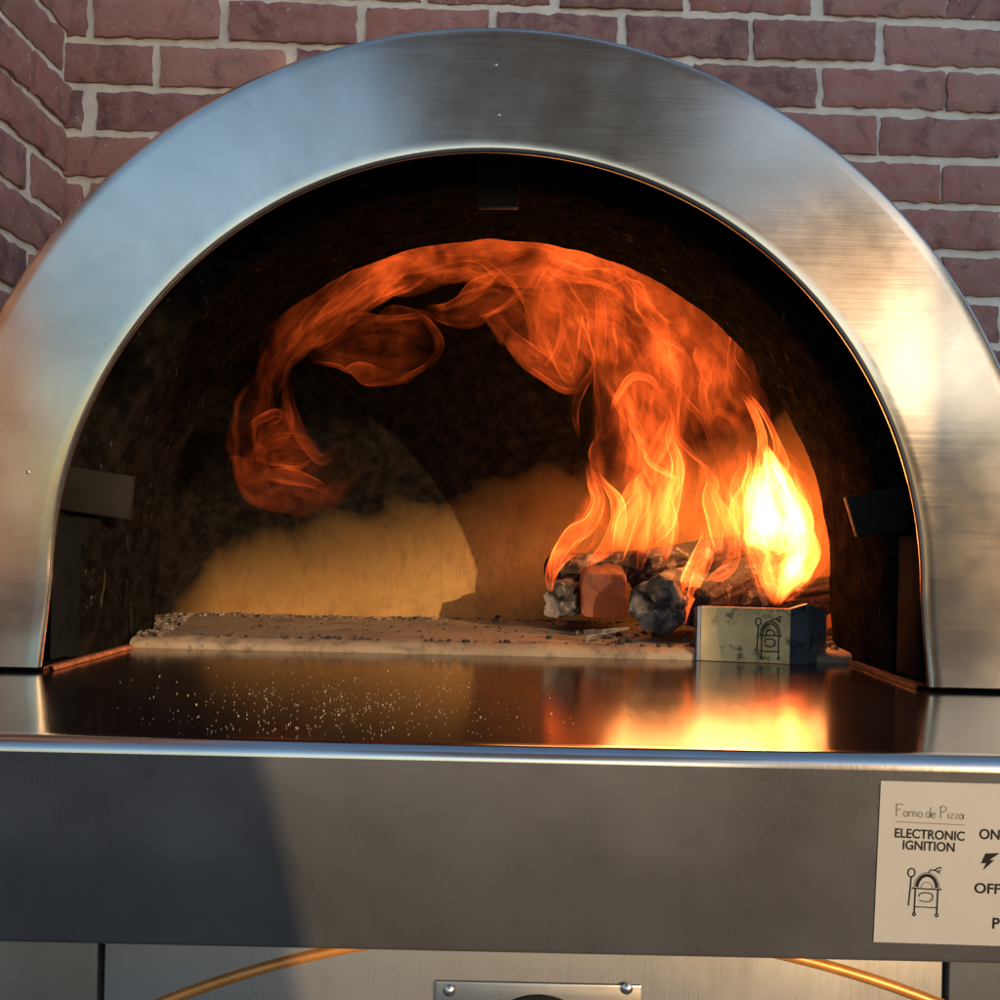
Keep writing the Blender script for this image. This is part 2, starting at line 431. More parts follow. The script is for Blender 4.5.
dm = MB(); rows = []
Y1 = 1.16
secs = [.951, .958, .966, .975, .985, 1.0, 1.015, 1.03] + [.99 + (Y1 - .99) * q for q in (.42, .52, .60, .68, .75, .81, .86, .90, .94, .965, .985, .995)]
def dome_s(y):
    t = max(0, (y - .99) / (Y1 + .0004 - .99)); return (1 - min(t, 1) ** 5) ** .2
for y in secs:
    t = min(1, (y - .951) / .04); a = .352 + .070 * t ** .5
    s = dome_s(y); rows.append([(CX + s * a * math.cos(math.pi * (1 - i / 120)), y, ZS + .010 + s * (a + .058) * math.sin(math.pi * i / 120)) for i in range(121)])
for f_ in (.75, .5, .25, .02):
    rows.append([(CX + (p[0] - CX) * f_, Y1 + .0002 + .001 * (1 - f_), ZS + .010 + (p[2] - ZS - .010) * f_) for p in rows[19]])
rows = [[(x, y, z) for x, y, z in r] for r in rows]
rows2 = []
for rr in rows:
    rows2.append([tuple(Vector(p) + Vector((p[0] - CX, p[1] - 1.05, p[2] - CZ)).normalized() * .004 * fbm(Vector(p) * 14, 4)) for p in rr])
dm.grid(rows2); dm.build('oven_dome', M['dome'], oven, angle=80)

# hearth: one slab of tile, its worn front edge a step above the shelf
ht = MB(); rows = []
nx = 150
YT = .884; TH = .0105
hp = [(YT + .001, ZS - .004), (YT, ZS + .004), (YT + .0008, ZS + .0055), (YT + .003, ZS + TH - .003), (YT + .008, ZS + TH - .0008)] + [(YT + .008 + .022 * i, ZS + TH) for i in range(1, 13)]
for y, z in hp:
    row = []
    for i in range(nx + 1):
        x = CX - .43 + .86 * i / nx
        if y < .955: x = CX + max(-.333, min(.333, (x - CX) ))
        e = .0035 * max(0, fbm(Vector((x * 60, 3, y * 40)), 3)) if y < YT + .010 and z > ZS + .006 else 0
        row.append((x, y + e * .8 + .0008 * fbm(Vector((x * 30, y, 5))), z - e * .6 + .0006 * fbm(Vector((x * 25, y * 25, 9)))))
    rows.append(row)
ht.grid(rows); ht.build('hearth_tile', M['tile'], oven, angle=60)

# landing shelf: flat top rolled over into a deep apron
XL, XR = -.62, .62
sf = MB(); r_ = .0075; Y0 = .494
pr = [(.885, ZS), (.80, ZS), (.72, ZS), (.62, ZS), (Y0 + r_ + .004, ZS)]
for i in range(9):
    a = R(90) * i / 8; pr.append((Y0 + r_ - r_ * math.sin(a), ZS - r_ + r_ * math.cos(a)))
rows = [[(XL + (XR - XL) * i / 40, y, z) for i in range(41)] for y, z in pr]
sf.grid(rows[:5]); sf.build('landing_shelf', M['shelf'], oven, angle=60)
bn = MB(); bn.grid(rows[4:]); bn.build('rolled_edge', M['edge'], oven, angle=60)
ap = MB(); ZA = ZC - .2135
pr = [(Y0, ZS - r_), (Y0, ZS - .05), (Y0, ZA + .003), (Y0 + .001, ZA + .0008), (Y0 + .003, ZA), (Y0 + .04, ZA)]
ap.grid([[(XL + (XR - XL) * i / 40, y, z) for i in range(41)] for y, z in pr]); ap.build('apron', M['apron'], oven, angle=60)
# dark slot under the face plate, rusty edge strips along the mouth
for e in (-.42, .336):
    gp = MB(); gp.box((CX + e, .7255, ZS + .0006), (CX + e + .084, .77, ZS + .0034)); gp.build('shadow_gap', M['gap'], oven, smooth=False)
for sgn in (-1, 1):
    st = MB(); x = CX + sgn * .331
    rows = []
    for i in range(30):
        y = .728 + .152 * i / 29; w_ = .0045 + .0012 * fbm(Vector((y * 90, sgn, 0)))
        rows.append([(x - w_, y, ZS + .0004), (x - w_ * .7, y, ZS + .0032), (x + w_ * .7, y, ZS + .0034 + .0006 * fbm(Vector((y * 120, sgn, 4)))), (x + w_, y, ZS + .0004)])
    st.grid(rows); st.build('edge_strip', M['rust'] if sgn < 0 else M['bracket'], oven)

# straps that tie the face to the mouth
def strap(c, d0, d1, mt):
    b = MB(); P = [at(x, y, d0) for x, y in c]; Q = [Vector((p.x * 1, d1, p.z)) for p in P]
    b.add(P + Q, [(0, 1, 2, 3), (7, 6, 5, 4), (0, 4, 5, 1), (1, 5, 6, 2), (2, 6, 7, 3), (3, 7, 4, 0)])
    return b.build('bracket', mt, oven, bevel=.0012)
strap([(56, 464), (132, 476), (128, 520), (50, 508)], .790, .798, M['bracket'])
strap([(846, 497), (915, 484), (920, 530), (858, 537)], .790, .798, M['bracket'])
strap([(474, 140), (522, 140), (518, 207), (478, 207)], .790, .798, M['bracket'])
for sgn in (-1, 1):
    b = MB(); x = CX + sgn * .3385
    b.box((x - .0015, .748, ZS + .006), (x + .0015, .792, ZC + .01)); b.build('liner_plate', M['gap'], oven, bevel=.0006)

# rivet dents of the face
for px, py in ((496, 65), (499, 115), (28, 472)):
    b = MB(); c = at(px, py, .72)
    rows = [[(c.x + .0016 * q * math.cos(k * math.pi / 6), c.y - .0009 * (1 - q * q) + .0002, c.z + .0016 * q * math.sin(k * math.pi / 6)) for k in range(12)] for q in (1, .7, .4, .05)]
    b.grid(rows, close=True); b.build('rivet', M['screw'], oven)

# cabinet under the apron
YK = .512
xl, xr = at(101, 975, YK).x, at(945.5, 982, YK).x
cf = MB(); cf.box((xl + .0015, YK, .55), (xr - .0015, YK + .02, ZA - .0012)); cf.build('cabinet_door', M['panel'], oven, bevel=.001)
for a, b_ in ((XL + .02, xl - .001), (xr + .001, XR - .02)):
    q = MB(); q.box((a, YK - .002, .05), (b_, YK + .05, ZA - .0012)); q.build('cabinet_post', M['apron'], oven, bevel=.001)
q = MB(); q.box((XL + .03, YK + .05, .05), (XR - .03, 1.25, ZA - .002)); q.build('cabinet_body', M['black'], oven, smooth=False)
q = MB(); q.box((xl, YK + .022, .05), (xr, YK + .048, ZA - .002)); q.build('cabinet_lining', M['gap'], oven, smooth=False)
ct = at(549, 1971, YK); RA = 1043 * YK / F
tr = MB(); rows = []
for i in range(90):
    a = R(60 + 60 * i / 89)
    rr_ = []
    for k in range(9):
        t = -1 + k / 4; h = .0035 * (1 - t * t) ** .5 if abs(t) < 1 else 0
        rr_.append((ct.x + (RA + t * .0032) * math.cos(a), YK - h + .0004, ct.z + (RA + t * .0032) * math.sin(a)))
    rows.append(rr_)
rows = [[(x, y, min(z, ZA - .0016)) for x, y, z in r] for r in rows]
tr.grid(rows); tr.build('arch_trim', M['copper'], oven)
# riveted plate on the door
a0, a1 = at(436, 979.5, YK), at(641, 977, YK)
pl = MB(); pl.box((a0.x, YK - .0022, a0.z - .06), (a1.x, YK - .0003, a0.z)); plate = pl.build('name_plate', M['plate'], oven, bevel=.0006)
for px, py in ((449, 991), (627, 989)):
    c = at(px, py, YK - .003)
    b = MB(); rows = [[(c.x + .0031 * q * math.cos(k * math.pi / 9), c.y - .0014 * (1 - q * q), c.z + .0031 * q * math.sin(k * math.pi / 9)) for k in range(18)] for q in (1.0, .97, .7, .4, .02)]
    b.grid(rows, close=True)
    b.box((c.x - .0018, c.y - .0017, c.z - .0003), (c.x + .0018, c.y - .0012, c.z + .0003)); b.build('screw', M['screw'], plate)
c = at(538, 1060, YK - .003)
b = MB(); rows = []
for k in range(60):
    a = math.pi * 2 * k / 60; rows.append([(c.x + rx * math.cos(a), c.y + yo, c.z + rz * math.sin(a)) for rx, rz, yo in ((.034, .0345, 0), (.0335, .034, -.0008), (.031, .0315, -.0008), (.0305, .031, 0))])
rows.append(rows[0]); b.grid(rows); b.build('plate_ring', M['ink'], plate)

# ------------------------------------------------------------------ the ignition label on the apron
YL = Y0 - .0006
LO = at(881, 781, YL)                                # its top left corner
LB = at(873.5, 942, YL)
lx, lz = .000515, .000515                            # metres per photo pixel on the apron
def lab(px, py, y=None):
    p = at(px, py, YL if y is None else y); return p
st = MB(); Lr = [at(881, 781, YL), at(1052, 785.5, YL), at(1047, 947.5, YL), at(873.5, 942, YL)]
Lr2 = [Vector((p.x, Y0 - .0001, p.z)) for p in Lr]
st.add(Lr + Lr2, [(0, 1, 2, 3), (0, 4, 5, 1), (1, 5, 6, 2), (2, 6, 7, 3), (3, 7, 4, 0)])
label = st.build('ignition_label', M['sticker'], oven, smooth=False)
label['label'] = 'cream vinyl ignition label with black lettering'

def text(s, px, py, width_px, name, m, parent, bold=0.0, height_px=None, roll=R(-1.6), y=None):
    cu = bpy.data.curves.new('t', 'FONT'); cu.body = s; cu.size = 1; cu.offset = bold; cu.extrude = 0
    o = bpy.data.objects.new('t', cu); C.objects.link(o)
    bpy.context.view_layer.update()
    me = bpy.data.meshes.new_from_object(o.evaluated_get(bpy.context.evaluated_depsgraph_get()))
    bpy.data.objects.remove(o); me.materials.clear(); me.materials.append(m); me.name = name
    xs = [v.co.x for v in me.vertices]; ys = [v.co.y for v in me.vertices]
    yy = YL if y is None else y
    k = yy / F
    sx = width_px * k / (max(xs) - min(xs)); sy = (height_px * k / (max(ys) - min(ys))) if height_px else sx
    p = at(px, py, yy)
    for v in me.vertices:
        a, b_ = (v.co.x - min(xs)) * sx, (v.co.y - min(ys)) * sy
        v.co = (p.x + a * math.cos(roll) - b_ * math.sin(roll), yy - .00015, p.z + a * math.sin(roll) + b_ * math.cos(roll))
    ob = bpy.data.objects.new(name, me); C.objects.link(ob); ob.parent = parent
    return ob
text('ELECTRONIC', 894.5, 837.5, 70, 'lettering', M['ink'], label, .022, 9.6)
text('IGNITION', 902.5, 849.5, 52, 'lettering', M['ink'], label, .022, 9.6)
text('ON', 979, 839, 20.5, 'lettering', M['ink'], label, .022, 10.5)
text('OFF', 974, 893, 26.5, 'lettering', M['ink'], label, .022, 10.5)
text('P', 992, 928.5, 7.5, 'lettering', M['ink'], label, .022, 11)

def strokes(name, lines, parent, m, org, scale, y, wid, roll=R(-1.6)):
    """flat printed pen strokes: lines of points in their own little square, y down"""
    b = MB(); y0 = at(org[0], org[1], y)
    def T(x, z):
        a, c_ = x * scale * y / F, -z * scale * y / F
        return Vector((y0.x + a * math.cos(roll) - c_ * math.sin(roll), y - .00015, y0.z + a * math.sin(roll) + c_ * math.cos(roll)))
    for ln in lines:
        w_ = wid
        if isinstance(ln[0], (int, float)): w_, ln = ln[0], ln[1:]
        pts = [T(*p) for p in ln]; L_, R_ = [], []
        for i, p in enumerate(pts):
            t = pts[min(i + 1, len(pts) - 1)] - pts[max(i - 1, 0)]
            if t.length < 1e-9: t = Vector((1, 0, 0))
            t.normalize(); nrm = Vector((-t.z, 0, t.x)) * w_ * scale * y / F / 2
            L_.append(p + nrm); R_.append(p - nrm)
        b.grid([L_, R_])
    o = b.build(name, m, parent, smooth=False)
    return o
def arcp(cx, cy, rx, ry, a0, a1, n=14):
    return [(cx + rx * math.cos(R(a0 + (a1 - a0) * i / n)), cy - ry * math.sin(R(a0 + (a1 - a0) * i / n))) for i in range(n + 1)]
def oven_emblem():
    """little drawing of a domed oven on a cart, with a peel at its left and a curl of smoke"""
    L = []
    L += [[1.2] + arcp(58, 48, 27, 34, 180, 0, 20), [7] + arcp(58, 47, 21, 27, 178, 2, 20), [1.2] + arcp(58, 48, 12.5, 13, 180, 0)]
    L += [[3, (26, 49), (90, 49)], [3.4, (34, 49), (34, 100)], [3.4, (82, 49), (82, 100)], [2.4, (34, 88), (82, 88)]]
    L += [[3] + arcp(34, 104, 3, 3, 0, 360, 10), [3] + arcp(82, 104, 3, 3, 0, 360, 10)]
    L += [[2.6] + arcp(57, 64, 15, 7, 200, -10), [2.2] + arcp(57, 72, 14, 4, 190, 330), [2.4, (71, 64), (72, 73), (66, 70)]]
    L += [[3] + arcp(24, 16, 7.5, 9, 0, 360, 16), [3.2, (24, 25), (23, 50), (21, 86)]]
    L += [[3, (60, 15), (64, 8), (72, 9), (79, 4), (88, 2)], [2.6, (74, 9), (82, 11), (86, 7)], [2, (78, 12), (86, 15)]]
    return L
strokes('emblem', oven_emblem(), label, M['ink'], (900.5, 864.5), .47, YL, 3)
strokes('bolt', [[.1, (0, 0), (0, 0.1)]], label, M['ink'], (979, 852), .5, YL, 3) if 0 else None
bl = MB(); poly = [(1000, 853), (985.5, 853.5), (981, 863.5), (986, 863.2), (983, 870.5), (994.5, 860), (989.5, 860.2)]
bl.add([at(x, y, YL - .00015) for x, y in poly], [tuple(range(len(poly)))]); bl.build('bolt', M['ink'], label, smooth=False)
# hand-lettered first line and the rule under it
G = {
 'F': (13, [[(1, 1), (2, 22)], [(0, 2), (6, 0), (13, 1.5)], [(2, 10), (9, 9.5)]]),
 'o': (8, [arcp(4, 17, 3.6, 4.5, 0, 360, 14)]),
 'r': (6.5, [[(1, 12.5), (1, 21.5)], [(1, 15), (3, 12.8), (6, 13)]]),
 'n': (9, [[(1, 12.5), (1, 21.5)], [(1, 15), (3.5, 12.6), (6.5, 13.5), (7, 21.5)]]),
 'd': (9, [arcp(3.8, 17, 3.5, 4.4, 0, 360, 14), [(7.4, 3), (7.6, 21.5)]]),
 'e': (8, [[(.8, 16.5), (7, 16)] , arcp(4, 17, 3.4, 4.5, 10, 320, 14)]),
 'P': (13, [[(2, 2), (2.5, 22)], [(0, 3), (6, 0), (11.5, 3), (11, 8), (6, 11), (2.5, 11)]]),
 'i': (4, [[(1.5, 12.5), (1.8, 21.5)], [(1.4, 8.5), (1.7, 9.6)]]),
 'z': (7.5, [[(.5, 13), (6.5, 12.6), (.8, 21.2), (7, 21)]]),
 'a': (8.5, [arcp(3.6, 17, 3.3, 4.4, 0, 360, 14), [(7, 12.6), (7.4, 21.5)]]),
 ' ': (4.5, []),
}
ls, xcur = [], 0
for ch in 'Forno de Pizza':
    w_, gl = G[ch]
    for s_ in gl: ls.append([2.0] + [(x + xcur, z) for x, z in s_])
    xcur += w_ + .6
strokes('lettering', ls, label, M['greyink'], (896, 803.5), 69 / xcur, YL, 1.6)
strokes('rule', [[1.0, (0, 0), (30, .2), (69, 0)]], label, M['greyink'], (896, 821.5), 1, YL, 1)
to_root(oven)

# ------------------------------------------------------------------ firewood on the hearth
ZH = ZS + TH + .0005
def log(name, a, b, ra, rb, m, label, cat='log', seed=0, endr=.006, flat=1.0, ring=64, rough=.18, mend=None, square=0):
    """a burnt round of wood from a to b, uneven, with broken ends"""
    a, b = Vector(a), Vector(b); t = (b - a).normalized(); up = Vector((0, 0, 1)); s_ = t.cross(up).normalized(); u_ = s_.cross(t)
    mb = MB(); rows = []
    prof = [(0, .02), (0, .3), (0, .6), (0.0, .85), (.004, .96), (.02, 1)] + [(.02 + .96 * i / 26, 1) for i in range(1, 27)] + [(.996, .96), (1, .85), (1, .6), (1, .3), (1, .02)]
    for q, k in prof:
        row = []
        for j in range(ring):
            an = 2 * math.pi * j / ring; ca, sa = math.cos(an), math.sin(an)
            if square: 
                e = (abs(ca) ** square + abs(sa) ** square) ** (-1 / square); ca *= e; sa *= e
            rad = (ra + (rb - ra) * q) * k
            p = a + (b - a) * q + s_ * ca * rad + u_ * sa * rad * flat
            gz = q * (b - a).length * 14; n_ = .75 * fbm(Vector((math.cos(an) * 3.2 + seed, math.sin(an) * 3.2, gz)), 4) + .35 * fbm(Vector((math.cos(an) * 11, math.sin(an) * 11 + seed, gz * 1.6)), 3) + .18 * fbm(p * 80, 3); n2 = noise.noise(Vector((math.cos(an) * .9, math.sin(an) * .9 + q * .8, seed)))
            p += (s_ * ca + u_ * sa) * rad * (rough * n_ + .22 * n2 * min(1, rough * 8)) + t * ((endr * fbm(p * 70 + Vector((seed, 7, 0)))) if k < .9 else 0)
            p.z = max(p.z, ZH - .001)
            row.append(p)
        rows.append(row)
    mb.grid(rows, close=True)
    o = mb.build(name, m, angle=60)
    o.data.transform(Matrix.Translation(-a)); o.location = a
    return tag(o, label, cat, 'burning firewood')
def fl(px, py, d): 
    p = at(px, py, d); return p
log('firewood_log', fl(655, 606, .935), fl(690, 588, 1.06), .0285, .027, M['ashlog'], 'thick round log with ashy grey charred end, in front of the burning pile', seed=3, rough=.16)
log('firewood_log', fl(604, 596, .985), fl(600, 580, 1.12), .0235, .024, M['hotcut'], 'square cut log end glowing dull orange beside the ashy round log', seed=5, rough=.07, square=7, endr=.0022)
log('firewood_log', fl(560, 600, 1.0), fl(584, 590, 1.12), .018, .020, M['ashlog'], 'short cracked charred log at the left end of the fire', seed=8, rough=.2, square=4)
log('firewood_log', fl(553, 569, 1.05), fl(640, 566, 1.10), .017, .017, M['char'], 'black log lying across the top of the orange log end', seed=12, rough=.2, square=3)
log('firewood_log', fl(640, 572, 1.02), fl(762, 556, 1.10), .023, .022, M['char'], 'big black burnt log lying behind the ashy round log', seed=15, rough=.2, square=3)
log('firewood_log', fl(692, 608, .945), fl(778, 566, 1.08), .021, .021, M['char'], 'dark charred log leaning behind the stamped metal log guard', seed=21, rough=.18, square=2.6)
log('firewood_log', fl(730, 606, .99), fl(832, 596, 1.03), .020, .019, M['char'], 'burnt log under the white hot flame', seed=27, rough=.2)
log('charred_bark', fl(585, 635, .915), fl(629, 628, .905), .006, .0012, M['ashes'], 'small curled grey flake of ash on the tile before the logs', 'ash flake', seed=31, rough=1.0, flat=.7, ring=14)

# bent guard that keeps the logs from rolling on to the shelf
gd = empty('log_guard', 'bent steel log guard stamped with an oven emblem, at the hearth edge', 'log guard', at(745, 664, .872))
def bentplate(c, name, m, th=.003):
    b = MB(); b0, b1, t1, t0 = c; n = (b1 - b0).cross(t0 - b0).normalized()
    if n.y < 0: n = -n
    K = [b0, b1, t1, t0]; Q = [p + n * th for p in K]
    nu, nv = 14, 8
    def bil(k, u, v): return (k[0] * (1 - u) + k[1] * u) * (1 - v) + (k[3] * (1 - u) + k[2] * u) * v
    fr = [[bil(K, i / nu, j / nv) + n * .0006 * fbm(bil(K, i / nu, j / nv) * 60) for i in range(nu + 1)] for j in range(nv + 1)]
    bk = [[bil(Q, i / nu, j / nv) for i in range(nu + 1)] for j in range(nv + 1)]
    b.grid(fr); b.grid(bk, flip=True)
    for e in (0, -1): b.grid([fr[e], bk[e]]); b.grid([[r_[e] for r_ in fr], [r_[e] for r_ in bk]])
    return b.build(name, m, gd)
DG = .868; zg0, zg1 = ZS + .0005, at(745, 608, DG).z
def gpt(px, d, z): 
    p = at(px, 640, d); return Vector((p.x, d, z))
A0, A1, A2, Am = gpt(701, .880, 0), gpt(790, DG, 0), gpt(826, .892, 0), gpt(697, .905, 0)
def V(p, z): return Vector((p.x, p.y, z))
zr = zg1 + .001
bentplate([V(A0, zg0), V(A1, zg0), V(A1, zg1), V(A0, zg1)], 'front_panel', M['guard'])
Ah = A1 * .60 + A2 * .40 + Vector((.0012, -.0035, 0))
bentplate([V(A1, zg0) + Vector((.0006, 0, 0)), V(Ah, zg0), V(Ah, zr + .0038), V(A1, zr - .0005) + Vector((.0006, 0, 0))], 'end_panel', M['guarddark'])
bentplate([V(Ah, zg0) + Vector((.0006, 0, 0)), V(A2, zg0), V(A2, zr - .004), V(Ah, zr + .0038) + Vector((.0006, 0, 0))], 'end_panel', M['guarddark'])
bentplate([V(Am, zg0), V(A0, zg0) - Vector((.0006, 0, 0)), V(A0, zg1) - Vector((.0006, 0, 0)), V(Am, zg1 - .003)], 'end_panel', M['guarddark'])
em = MB()
def onfront(x, z):                       # emblem square (0..100, 0..108) on the front panel
    t = .545 + x / 100 * .40; p = A0 * (1 - t) + A1 * t
    return Vector((p.x, p.y - .0009, zg0 + .043 - z * .00037))
for ln in oven_emblem():
    ln = ln[1:] if isinstance(ln[0], (int, float)) else ln
    em.tube([onfront(*p) for p in ln], .0006, 5)
em.build('emblem', M['stamp'], gd)
to_root(gd)
# ------------------------------------------------------------------ ash, crumbs and flour
def crumbs(name, spots, m, label, cat):
    b = MB()
    for x, y, z, s_ in spots:
        n_ = 6; ph = random.uniform(0, 6); k = [random.uniform(.6, 1.3) for _ in range(n_)]
        base = [(x + s_ * k[i] * math.cos(ph + i * 6.283 / n_), y + s_ * k[i] * math.sin(ph + i * 6.283 / n_), z - .0005) for i in range(n_)]
        mid = [(x + s_ * .75 * k[i] * math.cos(ph + i * 6.283 / n_), y + s_ * .75 * k[i] * math.sin(ph + i * 6.283 / n_), z + s_ * .6 * k[-i]) for i in range(n_)]
        b.add(base + mid + [(x, y, z + s_ * .85)], [(i, (i + 1) % n_, n_ + (i + 1) % n_, n_ + i) for i in range(n_)] + [(n_ + i, n_ + (i + 1) % n_, 2 * n_) for i in range(n_)])
    o = b.build(name, m, smooth=False)
    return tag(o, label, cat, kind='stuff')
sp = []
for _ in range(420):
    x = CX + random.uniform(-.37, .37); sp.append((x, random.triangular(1.10, 1.158, 1.145), ZH, random.uniform(.0008, .0042) * random.random() ** .5))
for _ in range(200):
    t = random.random(); sp.append((CX - .325 - .055 * t + random.uniform(-.01, .02), 0.89 + .25 * t + random.uniform(-.015, .015), ZH, random.uniform(.0008, .0034)))
for _ in range(120):
    t = random.random(); sp.append((CX + .33 + .05 * t + random.uniform(-.03, .01), .90 + .23 * t, ZH, random.uniform(.001, .0045)))
crumbs('ash', sp, M['ashes'], 'grey crumbs of ash swept along the back edge of the hearth', 'ash')
sp = []
for _ in range(170): sp.append((CX + random.uniform(-.3, .3), random.uniform(.889, 1.1), ZH, random.uniform(.0006, .0022) * random.random() ** .4))
for _ in range(45): 
    p = at(random.uniform(545, 850), 600, 1.0); sp.append((p.x, random.uniform(.90, 1.02), ZH, random.uniform(.002, .0065)))
for _ in range(40): sp.append((CX + random.uniform(-.32, .2), .893 + .012 * random.random(), ZH, random.uniform(.0012, .003)))
crumbs('charcoal_crumbs', sp, M['char'], 'black charcoal crumbs scattered over the hearth tile', 'charcoal')
sp = []
for _ in range(480):
    px = random.gauss(330, 95); py = random.triangular(660, 748, 712)
    if not 110 < px < 590: continue
    d = (ZC - ZS) * F / max(60, (py - 540) - (px - 520) * ROLL)
    if d < .505 or d > .875: continue
    p = at(px, py, d); sp.append((p.x, p.y, ZS + .0004, random.choice([.00014] * 22 + [.0002] * 6 + [.0003, .0004])))
crumbs('flour', sp, M['flour'], 'white specks of flour scattered over the steel landing shelf', 'flour')

# ------------------------------------------------------------------ the fire
fire = empty('fire', 'roaring orange wood fire rising at the right and curling along the dome', 'fire', at(690, 600, 1.0))
def catmull(P, n):
    out = []
    m = len(P) - 1
    for i in range(n + 1):
        t = i / n * m; k = min(int(t), m - 1); f = t - k
        p0, p1, p2, p3 = P[max(k - 1, 0)], P[k], P[k + 1], P[min(k + 2, m)]
        out.append([.5 * (2 * b + (c - a) * f + (2 * a - 5 * b + 4 * c - d) * f * f + (3 * b - a - 3 * c + d) * f ** 3) for a, b, c, d in zip(p0, p1, p2, p3)])
    return out
flame_no = [0]; GAIN = 1.2
def flame(P, d_in, glow, heat, wr=.30, thick=.6, n=64, m=36, fade0=.12, fade1=.25, dd=0.0, heat1=None, soft=0.0):
    """one tongue: a flattened, wrinkled sheet of burning gas closed round its path. P = (px, py, half width px)"""
    d = .965 + (d_in - .95) * .82
    flame_no[0] += 1; sd = flame_no[0] * 13.7
    P = [(x, y - max(0, 430 - y) * .20, w_) for x, y, w_ in P]
    pts = catmull([list(map(float, p)) for p in P], n); rows, gl, he = [], [], []; fx, fy, fs = [], [], []
    L = sum(math.hypot(P[i + 1][0] - P[i][0], P[i + 1][1] - P[i][1]) for i in range(len(P) - 1))
    for i, (x, y, w_) in enumerate(pts):
        a, b_ = pts[max(i - 1, 0)], pts[min(i + 1, n)]
        t = i / n; dep = d + dd * t
        c = at(x, y, dep); tn = (at(b_[0], b_[1], dep) - at(a[0], a[1], dep)).normalized()
        lat = tn.cross(Vector((0, 1, 0))).normalized(); w = max(w_, .4) * dep / F
        row = []
        for j in range(m):
            an = 2 * math.pi * j / m; s = t * L / max(30, 1)
            q = Vector((math.cos(an) * 1.3 + sd, math.sin(an) * 1.3, s * .35))
            k = 1 + wr * (noise.noise(q) * 1.5 + .8 * noise.noise(q * 2.3))
            tw = .9 * noise.noise(Vector((s * .3, sd, 4)))
            p = c + lat * (w * k * math.cos(an + tw)) + Vector((0, 1, 0)) * (w * thick * k * math.sin(an + tw))
            wv = min(w, .03) * .5 * wr
            p += Vector((noise.noise(p * 30 + Vector((sd, 0, 0))), noise.noise(p * 30 + Vector((0, sd, 0))), noise.noise(p * 30 + Vector((0, 0, sd))))) * wv
            row.append(p); kk = .45 + .55 * w_ / 30; fx.append(math.cos(an) * kk + sd * 3); fy.append(math.sin(an) * kk); fs.append(t * L / 75)
            f0 = min(1, t / fade0) if fade0 else 1; f1 = min(1, (1 - t) / fade1) if fade1 else 1
            mott = .62 + .75 * noise.noise(Vector((an * .8, s * .5, sd + 5)))
            gl.append(GAIN * glow * (f0 * f0 * (3 - 2 * f0)) * (f1 * f1 * (3 - 2 * f1)) * max(.12, mott))
            he.append(max(0, min(1, (heat if heat1 is None else heat + (heat1 - heat) * t))))
        rows.append(row)
    mb = MB(); mb.grid(rows, close=True, glow=gl, heat=he, soft=[soft] * len(gl), fx=fx, fy=fy, fz=fs)
    return mb.build('flame_tongue', M['flame'], fire, angle=180)
def Z1(*a): return [(540 + x * .38, 220 + y * .38, w * .38) for x, y, w in a]
def Z2(*a): return [(200 + x * .4, 200 + y * .4, w * .4) for x, y, w in a]
# broad sheets that fill the dome on the right
BODY = (
 (Z1((600, 900, 40), (570, 680, 60), (500, 500, 85), (430, 340, 105), (320, 190, 110), (160, 95, 100), (-40, 70, 85), (-220, 90, 60)), 1.03, 0.128, .36, .35),
 (Z1((430, 900, 60), (400, 740, 110), (370, 600, 125), (300, 450, 125), (220, 320, 115), (120, 220, 105), (-20, 160, 95), (-180, 160, 60)), 1.06, 0.128, .42, .40),
 (Z1((260, 900, 60), (250, 750, 75), (225, 620, 80), (200, 500, 70), (180, 390, 60), (150, 280, 70), (60, 200, 80), (-60, 150, 60)), 1.08, 0.098, .40, .40),
 (Z1((520, 760, 40), (520, 600, 60), (480, 420, 75), (400, 270, 85), (270, 150, 85), (120, 90, 60)), .99, 0.075, .34, .4),
 (Z1((330, 900, 70), (320, 740, 90), (310, 580, 90), (290, 440, 70), (240, 330, 60)), 1.0, 0.128, .48, .4),
 (Z1((520, 960, 50), (500, 820, 70), (490, 680, 70), (470, 560, 50)), 1.02, 0.120, .45, .4),
 (Z1((120, 490, 12), (60, 390, 65), (40, 290, 75), (80, 200, 75), (200, 150, 60), (300, 170, 40)), 1.08, 0.083, .30, .4))
for P, d_, g_, h_, wr_ in BODY: flame(P, d_, g_ * .50, h_, wr_, soft=.85, fade0=.30, fade1=.3)
SHEETS = (
 (Z1((600, 880, 20), (560, 680, 50), (490, 500, 80), (420, 350, 95), (310, 200, 95), (150, 110, 85), (-40, 90, 70), (-200, 110, 50)), 1.02, .050, .34, .45),
 (Z1((400, 880, 50), (380, 740, 80), (350, 600, 90), (280, 450, 90), (200, 320, 80), (100, 220, 80), (-40, 160, 70)), 1.04, .052, .40, .5),
 (Z1((240, 860, 40), (230, 750, 55), (210, 620, 60), (190, 500, 50), (170, 390, 45), (140, 280, 50), (60, 180, 60)), 1.07, .050, .40, .5),
 (Z1((100, 470, 8), (60, 380, 50), (40, 300, 60), (80, 220, 60), (200, 170, 50), (300, 180, 30)), 1.08, .050, .30, .4),
 (Z1((-10, 430, 8), (20, 360, 40), (10, 280, 50), (-60, 200, 40), (-140, 150, 30)), 1.05, .045, .26, .35))
for P, d_, g_, h_, wr_ in SHEETS: flame(P, d_, g_, h_, wr_, fade0=.15, fade1=.3)
